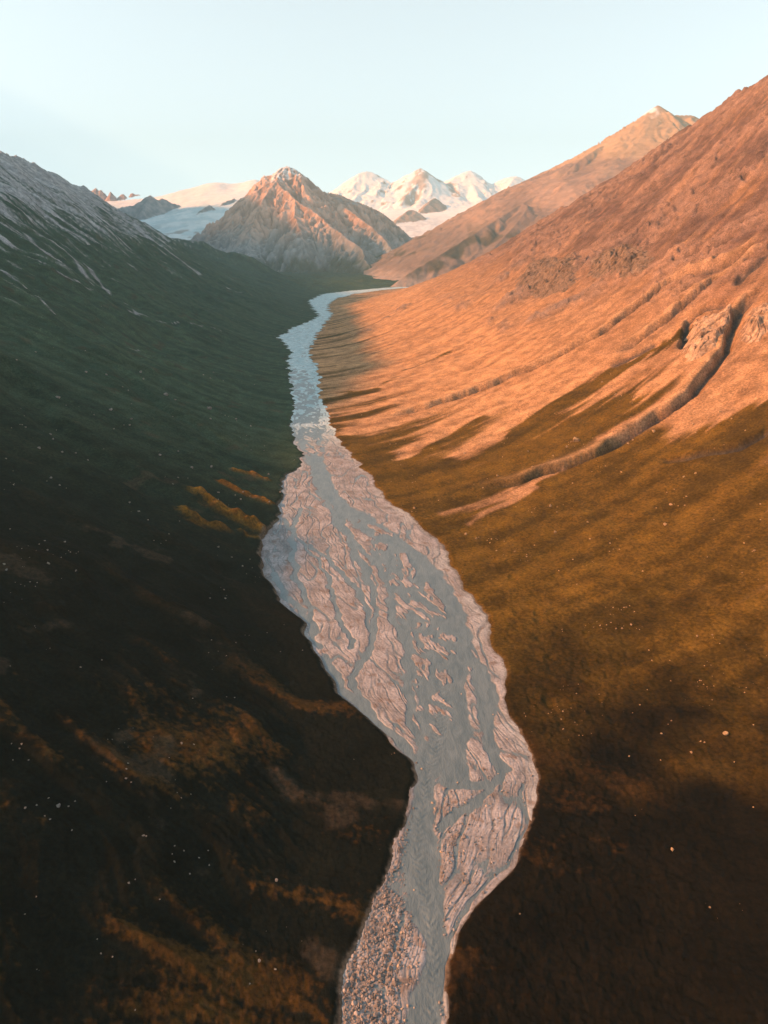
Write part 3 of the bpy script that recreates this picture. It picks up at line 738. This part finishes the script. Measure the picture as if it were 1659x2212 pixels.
frock = isrock.ravel()[F].mean(1) > .5
v_, f_, c_ = sub_mesh(V, F, c.reshape(-1, 3), ~frock)
mesh_obj('glacier', v_, f_, M_FAR, c_, kind='structure', label='pale blue shaded glacier spilling down from a sunlit snow dome', cat='glacier')
v_, f_, c_ = sub_mesh(V, F, c.reshape(-1, 3), frock)
mesh_obj('rock_ridge', v_, f_, M_MOUNT, c_, kind='structure', label='grey rock ridges standing out of the pale blue glacier', cat='rock ridge')

# sunlit rock spires behind the left hillside
SPI = [([(160,430),(196,413),(207,406),(212,412),(218,410),(224,416),(230,422),(233,432)], 10600), ([(229,433),(236,418),(239,414),(243,420),(250,431)], 10500), ([(248,433),(257,424),(264,419),(269,421),(276,430)], 10550), ([(276,430),(281,420),(286,417),(292,420),(300,421),(308,423),(313,427),(318,434)], 10600), ([(326,432),(332,425),(340,428),(345,436)], 10700)]
slab = ['twin topped pink rock spire nearest the left hillside', 'narrow pointed pink rock spire, second from the left hillside', 'broad pink rock spire in the middle of the row', 'wide blocky pink rock spire with two notches', 'small pink rock spire half hidden behind the dark ridge']
for (pl_, D), lab in zip(SPI, slab):
    pts = P([(u, v, D) for u, v in pl_])
    xs_ = [p[0] for p in pts]; ym = pts[0][1]
    X, Y, F = patch(min(xs_) - 260, max(xs_) + 260, ym - 420, ym + 420, 7.0)
    h, dist = ridge_field(X, Y, [(pts, 1.5, .0006)])
    h, sl, g = finish_patch(X, Y, h, dist, 120, 14, 800 + int(D), 7.0, crest=60, small=9)
    c = lerp3((.40, .26, .20), (.60, .43, .34), sstep(-.7, .7, fbm(X / 40, Y / 40, 4, 801) + .4 * g))
    V = np.stack([X, Y, h], -1).reshape(-1, 3)
    keep = ((h > gf(X, Y) - 120) & (h > 300)).ravel()[F].any(1)
    v_, f_, c_ = sub_mesh(V, F, c.reshape(-1, 3), keep)
    mesh_obj('rock_spire', v_, f_, M_MOUNT, c_, kind='structure', label=lab, cat='rock spire', group='row of pink rock spires on the skyline')

# high range added outside the frame to shade the glacier and the pyramid's foot
wr = [([(-3000,2300,1150),(-3100,2700,1420),(-3300,3200,1500),(-3450,4000,1450),(-3750,5300,1780),(-3850,5760,1830),(-4000,6400,1980),(-4150,7000,2000),(-4700,7800,2180),(-5400,9400,2280),(-6200,10000,1500),(-7800,10600,900)], .75, .00004)]
X, Y, F = patch(-10500, -1700, 600, 12500, 60.0)
h, dist = ridge_field(X, Y, wr)
h, sl, g = finish_patch(X, Y, h, dist, 500, 40, 900, 60.0, crest=250, small=20)
c = lerp3((.17, .155, .145), (.30, .275, .255), sstep(-.7, .7, g))
V = np.stack([X, Y, h], -1).reshape(-1, 3)
px_ = V[F].mean(1); inview = (px_[:, 0] > -0.56 * px_[:, 1] - 150)
v_, f_, c_ = sub_mesh(V, F, c.reshape(-1, 3), (h > 0).ravel()[F].any(1) & ~inview)
mesh_obj('mountain', v_, f_, M_MOUNT, c_, kind='structure', label='added grey range outside the frame, shading glacier and pyramid', cat='mountain')

# ground running on to the horizon under everything
gr_r = np.concatenate([[7000], np.geomspace(9000, 16000, 6)]); gr_a = np.radians(np.arange(0, 360, 6.0))
RG, AG = np.meshgrid(gr_r, gr_a, indexing='ij')
V = np.stack([RG * np.sin(AG), RG * np.cos(AG), -120 + 0 * RG], -1).reshape(-1, 3)
mesh_obj('ground', V, grid_faces(len(gr_r), len(gr_a), True)[:, ::-1], M_MOUNT, np.tile((.2, .18, .16), (len(V), 1)), kind='structure', label='low ground running on beneath the mountains', cat='ground')

# ------------------------------------------------------------------ ponds
def disc(n=26, seed=0):
    a = np.linspace(0, 2 * math.pi, n, endpoint=False)
    r = 1 + .22 * np.sin(2 * a + seed) + .14 * np.sin(3 * a + 2.1 * seed) + .08 * np.sin(7 * a + seed)
    return np.concatenate([[[0, 0]], np.stack([r * np.cos(a), r * np.sin(a)], 1)]), np.array([(0, 1 + k, 1 + (k + 1) % n) for k in range(n)])
plab = ['two lobed blue pond at the upper end of the pond row', 'small round blue pond just below the upper pond', 'tiny blue pond by the edge of the brown terrace', 'little blue pond between two others beside the brown terrace', 'small dark blue pond in the middle of the wet meadow', 'dark blue pond in the tussocks below the terrace', 'largest dark pool among the tussocks near the river bend', 'long dark brown pool on the green flat left of the river', 'small dark brown pool above the long brown pool']
for k, (px_, py_, pz_, ra, rb_, kd) in enumerate(PONDS):
    dv, df = disc(26, k * 1.7)
    V = np.stack([px_ + dv[:, 0] * ra * 1.1, py_ + dv[:, 1] * rb_ * 1.1, np.full(len(dv), pz_ - 0.12)], 1)
    mesh_obj('pond', V, df, M_MUD if kd else M_POND, kind='structure', label=plab[k], cat='pond', group='small ponds beside the river')

# ------------------------------------------------------------------ rock shapes
def ico(sub):
    import bmesh
    bm = bmesh.new(); bmesh.ops.create_icosphere(bm, subdivisions=sub, radius=1.0)
    V = np.array([v.co[:] for v in bm.verts]); bm.verts.index_update()
    F = np.array([[v.index for v in f.verts] for f in bm.faces]); bm.free()
    return V, F
def rock_shape(sub, seed, planes=11):
    r = np.random.default_rng(seed); V, F = ico(sub); V = V.copy()
    V += 0.10 * np.sin(V[:, [1, 2, 0]] * 3.1 + seed)
    for _ in range(planes):
        n = r.normal(size=3); n /= np.linalg.norm(n); dd = r.uniform(.45, .8)
        V -= np.maximum(0, V @ n - dd)[:, None] * n
    V *= np.array([1.0, r.uniform(.65, .95), r.uniform(.55, .8)])
    V += 0.03 * r.normal(size=V.shape)
    return V / np.abs(V[:, :2]).max(), F
def rock_mat(name, c1, c2, scale=1.2):
    m = bpy.data.materials.new(name); nt, N, L = nodes_of(m)
    out = N.new('ShaderNodeOutputMaterial'); b = N.new('ShaderNodeBsdfPrincipled'); b.inputs['Roughness'].default_value = .9; b.inputs['Specular IOR Level'].default_value = .2
    tc = N.new('ShaderNodeTexCoord'); n = N.new('ShaderNodeTexNoise'); n.inputs['Scale'].default_value = scale; n.inputs['Detail'].default_value = 8
    L.new(tc.outputs['Object'], n.inputs['Vector'])
    cr = N.new('ShaderNodeValToRGB'); cr.color_ramp.elements[0].position = .35; cr.color_ramp.elements[1].position = .65
    cr.color_ramp.elements[0].color = (*c1, 1); cr.color_ramp.elements[1].color = (*c2, 1)
    L.new(n.outputs['Fac'], cr.inputs[0]); L.new(cr.outputs[0], b.inputs['Base Color'])
    bp = N.new('ShaderNodeBump'); bp.inputs['Strength'].default_value = .6; bp.inputs['Distance'].default_value = .15
    L.new(n.outputs['Fac'], bp.inputs['Height']); L.new(bp.outputs[0], b.inputs['Normal'])
    L.new(b.outputs[0], out.inputs['Surface'])
    return m
M_ROCK = rock_mat('pale_boulder', (.13, .125, .115), (.27, .25, .23))
M_ROCKO = rock_mat('ochre_boulder', (.26, .17, .09), (.46, .33, .19))
M_RIVR = rock_mat('river_boulder', (.38, .28, .20), (.55, .44, .34))
M_CRAG = terrain_mat('crag_rock', fine=2.2, bump=0.9, vary=0.45)

def bed_z(x, y):
    i = np.clip(np.searchsorted(yb, y), 0, len(yb) - 1)
    c_, h_ = 0.5 * (xl(y) + xr(y)), 0.5 * (xr(y) - xl(y))
    j = np.clip(((x - c_) / h_ + 1.02) / 2.04 * (nt_ - 1), 0, nt_ - 1).astype(int)
    return np.maximum(ZB[i, j], floor_z(y) - .15)

BZ = [
 ('L', 'pale boulder on the green slope high above the river', 'boulders high on the left slope', [(36,778,5),(77,761,5),(184,758,4),(304,805,9),(310,819,6),(186,805,8),(230,810,6)]),
 ('L', 'pale boulder among the rocky furrows of the green left slope', 'boulders in the furrows of the left slope', [(358,854,13),(378,864,6),(452,884,13),(455,905,6),(283,906,8),(280,919,6),(240,886,11),(125,859,11),(510,906,7),(542,921,5),(110,939,8),(115,949,6)]),
 ('L', 'grey boulder on the dark green slope above the orange patches', 'boulders above the lit patches', [(85,969,9),(134,977,7),(164,979,5),(190,994,6),(110,1033,8),(345,984,9),(385,975,5),(415,1011,8),(456,1009,8),(580,1025,6),(606,1064,6)]),
 ('L', 'sunlit boulder in the orange patches left of the river', 'boulders in the lit patches', [(472,1064,6),(525,1064,6),(520,1079,6),(582,1084,5),(540,1072,4),(508,1070,4)]),
 ('L', 'grey boulder on the dark slope left of the orange patches', 'boulders on the dark left slope', [(280,1086,6),(300,1105,7),(388,1126,4),(472,1182,6),(103,1189,6),(22,1143,4),(85,1176,4),(132,1205,4),(152,1193,4),(80,1259,4),(65,1257,4)]),
 ('L', 'small boulder on the black grass halfway down the left slope', 'boulders on the black grass', [(175,1442,6),(220,1426,4),(507,1507,4),(47,1608,6),(25,1607,4),(42,1617,5),(62,1642,5),(28,1642,4)]),
 ('L', 'grey boulder in the loose cluster on the black left slope', 'boulders of the loose cluster', [(126,1742,13),(148,1742,6),(105,1724,5),(162,1731,5),(79,1740,6),(54,1746,7),(109,1770,6),(97,1763,4)]),
 ('L', 'lone boulder between the brown streaks of the left slope', 'boulders between the brown streaks', [(273,1661,5),(230,1689,4),(272,1682,6),(284,1690,5),(392,1724,4),(369,1746,3)]),
 ('L', 'pale boulder on the brown ridges low on the left slope', 'boulders on the low brown ridges', [(155,1794,5),(310,1805,7),(316,1807,5),(377,1828,5),(372,1845,4),(377,1862,6),(397,1838,5),(430,1853,5),(450,1838,4),(452,1869,5),(410,1888,5),(278,1908,7),(292,1900,4),(597,1903,10)]),
 ('L', 'small boulder at the dark foot of the left slope', 'boulders at the foot of the left slope', [(345,1943,5),(79,1937,4),(54,1975,4),(210,2029,4),(218,2060,5),(243,2067,5),(560,2076,9),(553,2055,4),(595,2094,6),(540,2125,5),(292,2182,5)]),
 ('R', 'ochre boulder below the pale crags of the orange slope', 'boulders below the crags', [(1497,917,7),(1554,890,8),(1502,935,5),(1530,905,5),(1580,905,5),(1610,930,5),(1480,890,4)]),
 ('R', 'ochre boulder beside the long dark gully of the orange slope', 'boulders beside the gully', [(1244,953,19),(1412,933,10),(1357,959,7),(1367,951,6),(1074,1028,7),(1043,1054,5),(1149,1009,7),(1237,1044,4),(1342,1020,6),(1195,985,5)]),
 ('R', 'ochre boulder on the brown meadow of the right slope', 'boulders on the brown meadow', [(1436,1134,10),(1477,1030,8),(1502,1023,7),(1269,1128,6),(1199,1150,8),(1275,1165,7),(1483,1073,5),(1607,1174,5),(1643,1123,4),(1318,1174,5),(1237,1209,5),(1388,1234,5),(1207,1233,4),(1058,1173,4),(1154,1178,4)]),
 ('R', 'small boulder where the brown meadow fades into shadow', 'boulders at the edge of the shadow', [(1310,1350,4),(1402,1405,5),(1408,1427,4),(1447,1427,4),(1449,1471,4),(1382,1523,4),(1398,1490,4),(1608,1496,4)]),
 ('R', 'grey boulder in the black meadow right of the river', 'boulders in the black meadow', [(1568,1586,14),(1428,1585,6),(1513,1602,5),(1522,1604,5),(1493,1626,7),(1359,1634,5),(1427,1642,4),(1586,1646,4),(1627,1566,4),(1627,1744,5),(1452,1836,10)]),
 ('V', 'orange lit boulder among the gravel bars of the river', 'boulders on the gravel bars', [(934,1734,8),(939,1746,8),(1005,1735,6),(988,1691,6),(958,1706,6),(912,1661,7),(997,1499,5),(958,1514,6),(1065,1544,4),(1076,1671,5),(1096,1598,5),(952,1840,7),(895,1923,6)]),
 ('V', 'pale boulder on the stony shore beside the near channel', 'boulders on the stony shore', [(860,2088,10),(867,2016,8),(862,1993,6),(880,2174,8),(868,2181,8),(852,2180,9),(895,2177,6),(875,2206,8),(804,2035,5),(754,2111,6),(786,2113,6),(832,1970,5),(880,2039,5),(889,1980,5),(820,2120,6),(838,2150,6),(800,2170,7),(778,2190,6)]),
]
ORD = 'first second third fourth fifth sixth seventh eighth ninth tenth eleventh twelfth thirteenth fourteenth fifteenth sixteenth seventeenth eighteenth'.split()
KINDS_ = [rock_shape(3, 40 + k, 13) for k in range(7)]
proto = {}
def boulder_mesh(k, mat):
    if (k, mat.name) not in proto:
        V, F = KINDS_[k]
        o = mesh_obj('boulder', V, F, mat, smooth=False); proto[(k, mat.name)] = (o, [0])
    return proto[(k, mat.name)]
nb = 0
for side, lab, grp, lst in BZ:
    order = sorted(lst); big = max(lst, key=lambda t: t[2])
    for (u, v, w_) in order:
        if side == 'V':
            x_, y_, z_ = floor_pt(u, v); D_ = floor_d(u, v); z_ = float(bed_z(x_, y_))
        else:
            x_, y_, z_, D_ = march(u, v, ground_z); z_ = float(ground_z(np.array(x_), np.array(y_)))
        mat = {'L': M_ROCK, 'R': M_ROCKO, 'V': M_RIVR}[side]
        o, used = boulder_mesh(nb % 7, mat)
        if used[0]: o = o.copy(); COL.objects.link(o)
        used[0] = 1
        sz = 0.5 * w_ * D_ / FPX * 0.98
        o.location = (x_, y_, z_ + sz * .28); o.scale = (sz, sz, sz * random.uniform(.85, 1.15))
        o.rotation_euler = (random.uniform(-.25, .25), random.uniform(-.25, .25), random.uniform(0, 6.28))
        i = order.index((u, v, w_))
        L_ = ('largest ' + lab) if (u, v, w_) == big else '%s, %s from the left' % (lab, ORD[i])
        tag(o, L_, 'boulder', grp); nb += 1

# crags: bare rock standing out of the sunny slope
CRAG = [([(1470,785),(1478,745),(1490,705),(1525,680),(1570,668),(1583,690),(1575,735),(1558,758),(1525,765),(1495,785)], 'pale cracked rock crag between the two dark gullies', 13),
        ([(1592,740),(1598,700),(1625,668),(1659,655),(1720,640),(1720,700),(1650,725),(1620,750)], 'pale rounded rock crag at the right of the dark gully', 13),
        ([(1100,625),(1130,575),(1190,540),(1250,545),(1260,600),(1220,640),(1160,650)], 'grey brown cliff band under the long ridge', 12),
        ([(1260,600),(1290,550),(1370,520),(1420,545),(1400,590),(1330,610)], 'dark broken cliff below the ridge crest', 12)]
def inside(px_, py_, poly):
    r = np.zeros(px_.shape, bool); d = np.full(px_.shape, 1e9)
    for (ax, ay), (bx, by) in zip(poly, poly[1:] + poly[:1]):
        c_ = ((ay > py_) != (by > py_)) & (px_ < (bx - ax) * (py_ - ay) / (by - ay + 1e-12) + ax)
        r ^= c_
        ex_, ey_ = bx - ax, by - ay; t = np.clip(((px_ - ax) * ex_ + (py_ - ay) * ey_) / (ex_ * ex_ + ey_ * ey_), 0, 1)
        d = np.minimum(d, np.hypot(px_ - ax - t * ex_, py_ - ay - t * ey_))
    return r, d
for pl_, lab, hgt in CRAG:
    poly = [march(u, v, ground_z)[:2] for u, v in pl_]
    xs_ = [p[0] for p in poly]; ys_ = [p[1] for p in poly]
    st_ = max(max(xs_) - min(xs_), max(ys_) - min(ys_)) / 240
    X, Y, F = patch(min(xs_), max(xs_), min(ys_), max(ys_), st_)
    wv = 6 * fbm(X / 22, Y / 22, 3, 950)
    ins, dd = inside(X + wv, Y - wv, poly)
    wdt = dd[ins].max()
    h = .62 * hgt * sstep(0, wdt * .7, dd) * (0.7 + .6 * fbm(X / 30, Y / 30, 3, 951)) + (2.0 * fbm(X / 9, Y / 9, 4, 952, .6) + 1.6 * ridged(X / 24, Y / 24, 3, 956)) * sstep(0, wdt * .5, dd) + .3
    cell_ = np.abs(perlin(X / 15 + 2 * perlin(X / 30, Y / 30, 953), Y / 15, 954)); h = h - 4.0 * sstep(.09, .0, cell_) * sstep(0, wdt * .3, dd)
    Z = ground_z(X, Y) - 1.5 + h
    c = lerp3((.22, .16, .12), (.46, .36, .27), sstep(-.6, 1.0, ridged(X / 9, Y / 9, 4, 955) - .3))
    c = lerp3(c, np.array((.09, .065, .05)), .8 * sstep(.10, .0, cell_))
    if 'cliff' in lab: c = c * np.array((.40, .37, .36))
    else: c = c * np.array((.80, .72, .66))
    V = np.stack([X, Y, Z], -1).reshape(-1, 3)
    v_, f_, c_ = sub_mesh(V, F, c.reshape(-1, 3), ins.ravel()[F].all(1))
    mesh_obj('rock_crag', v_, f_, M_CRAG, c_, label=lab, cat='crag')

# stones too many to count
def stones(name, P_, S_, mat, cols, label, cat):
    ks = [rock_shape(1, 70 + k, 6) for k in range(5)]
    VV, FF, CC = [], [], []; off = 0
    for i, (p, sz) in enumerate(zip(P_, S_)):
        V, F = ks[i % 5]; a = random.uniform(0, 6.28); ca, sa = math.cos(a), math.sin(a)
        W = np.stack([V[:, 0] * ca - V[:, 1] * sa, V[:, 0] * sa + V[:, 1] * ca, V[:, 2]], 1) * sz + np.array(p) + np.array([0, 0, .2 * sz])
        VV.append(W); FF.append(F + off); CC.append(np.tile(cols[i], (len(V), 1))); off += len(V)
    mesh_obj(name, np.concatenate(VV), np.concatenate(FF), mat, np.concatenate(CC), smooth=False, kind='stuff', label=label, cat=cat)
M_STONE = terrain_mat('loose_stone', fine=6, bump=0.3, vary=0.2)
n = 9000
ty = rng.uniform(0, 1, n) ** .8; y_ = 300 - 150 * ty
tt = rng.uniform(-1, 1, n); x_ = 0.5 * (xl(y_) + xr(y_)) + tt * .5 * (xr(y_) - xl(y_)) * .98
bz = bed_z(x_, y_); rel_ = bz - floor_z(y_)
pk = (rel_ > .1) & (rng.uniform(0, 1, n) < np.where(tt < .1, sstep(285, 190, y_) + .12, .16))
x_, y_, bz = x_[pk], y_[pk], bz[pk]
S_ = np.clip(np.exp(rng.normal(-1.35, .5, len(x_))), .1, .9) * (1 + .3 * sstep(230, 160, y_))
tone = np.where(rng.uniform(0, 1, (len(x_), 1)) < .14, 1.5, 1.0) * rng.uniform(.55, 1.15, (len(x_), 1)) * np.array([[.255, .225, .21]])
stones('gravel_stones', np.stack([x_, y_, bz], 1), S_, M_STONE, tone, 'loose stones strewn over the gravel of the near river shore', 'stones')
n = 26000
rr_ = np.exp(rng.uniform(math.log(190), math.log(1500), n)); aa_ = np.radians(rng.uniform(-38, 38, n))
x_, y_ = rr_ * np.sin(aa_), rr_ * np.cos(aa_)
dbk = np.maximum(xl(y_) - x_, x_ - xr(y_))
clus = fbm(x_ / 60, y_ / 60, 4, 970) + .5 * fbm(x_ / 15, y_ / 15, 2, 971)
pk = (dbk > 4) & (clus > .48) & (rng.uniform(0, 1, n) < np.where(x_ > 0, .6, .30) * (.25 + .75 * sstep(250, 450, rr_)))
x_, y_, rr_ = x_[pk], y_[pk], rr_[pk]
z_ = ground_z(x_, y_)
S_ = np.clip(np.exp(rng.normal(-.85, .5, len(x_))), .15, 1.4) * (.45 + .75 * sstep(200, 700, rr_))
tone = rng.uniform(.6, 1.2, (len(x_), 1)) * np.where(x_[:, None] > 0, np.array([[.30, .21, .13]]), np.array([[.21, .20, .18]]))
stones('scattered_stones', np.stack([x_, y_, z_], 1), S_, M_STONE, tone, 'small loose stones scattered over both grass slopes', 'stones')
print('boulders', nb, 'stones', len(x_))

# ------------------------------------------------------------------ haze
def haze_box():
    x0, x1, y0, y1, z0, z1 = -16500, 16500, -16500, 16500, -121.5, 2500
    V = [(x, y, z) for z in (z0, z1) for y in (y0, y1) for x in (x0, x1)]
    F = [(0, 2, 3, 1), (4, 5, 7, 6), (0, 1, 5, 4), (1, 3, 7, 5), (3, 2, 6, 7), (2, 0, 4, 6)]
    m = bpy.data.materials.new('haze_air'); nt, N, L = nodes_of(m)
    out = N.new('ShaderNodeOutputMaterial'); pv = N.new('ShaderNodeVolumePrincipled')
    pv.inputs['Density'].default_value = HAZE; pv.inputs['Color'].default_value = (.46, .84, 1.0, 1); pv.inputs['Anisotropy'].default_value = 0.0
    L.new(pv.outputs[0], out.inputs['Volume'])
    o = mesh_obj('haze', np.array(V, float), np.array(F), m, smooth=False, kind='stuff', label='thin pale blue haze filling the valley air', cat='haze')
    return o
HAZE = 5.2e-5
if HAZE > 0: haze_box()

# ------------------------------------------------------------------ light, sky, camera
w = bpy.data.worlds.new("World"); SC.world = w; w.use_nodes = True
nt = w.node_tree; bg = nt.nodes['Background']
sky = nt.nodes.new('ShaderNodeTexSky'); sky.sky_type = 'NISHITA'; sky.sun_disc = False
sky.sun_elevation = SUN_EL; sky.sun_rotation = SUN_AZ; sky.altitude = 2500; sky.air_density = 1.0; sky.dust_density = 1.0; sky.ozone_density = 1.0
gm = nt.nodes.new('ShaderNodeGamma'); gm.inputs[1].default_value = 0.78
hs = nt.nodes.new('ShaderNodeHueSaturation'); hs.inputs['Saturation'].default_value = 0.34
nt.links.new(sky.outputs[0], gm.inputs[0]); nt.links.new(gm.outputs[0], hs.inputs['Color'])
tn = nt.nodes.new('ShaderNodeVectorMath'); tn.operation = 'MULTIPLY'; tn.inputs[1].default_value = (0.955, 1.02, 0.985)
nt.links.new(hs.outputs[0], tn.inputs[0]); nt.links.new(tn.outputs[0], bg.inputs['Color']); bg.inputs['Strength'].default_value = 0.147
sl_ = bpy.data.lights.new('sun', 'SUN'); sl_.energy = 4.2; sl_.angle = math.radians(2.0); sl_.color = (1.0, .40, .14)
so = bpy.data.objects.new('sun', sl_); COL.objects.link(so)
d = Vector((E2[0] * math.cos(SUN_EL), E2[1] * math.cos(SUN_EL), -math.sin(SUN_EL)))
so.rotation_euler = d.to_track_quat('-Z', 'Y').to_euler()

cam = bpy.data.cameras.new('camera'); co = bpy.data.objects.new('camera', cam); COL.objects.link(co)
cam.sensor_fit = 'VERTICAL'; cam.sensor_height = 24.0; cam.sensor_width = 18.0; cam.lens = 24.0 * FPX / 2212.0
cam.clip_start = 1.0; cam.clip_end = 200000.0
co.location = (0, 0, CAMH); co.rotation_euler = (math.radians(90) - PITCH, 0, 0)
SC.camera = co
SC.view_settings.view_transform = 'Standard'; SC.view_settings.look = 'None'; SC.view_settings.gamma = 1.0
SC.view_settings.exposure = 1.5
SC.cycles.volume_bounces = 0
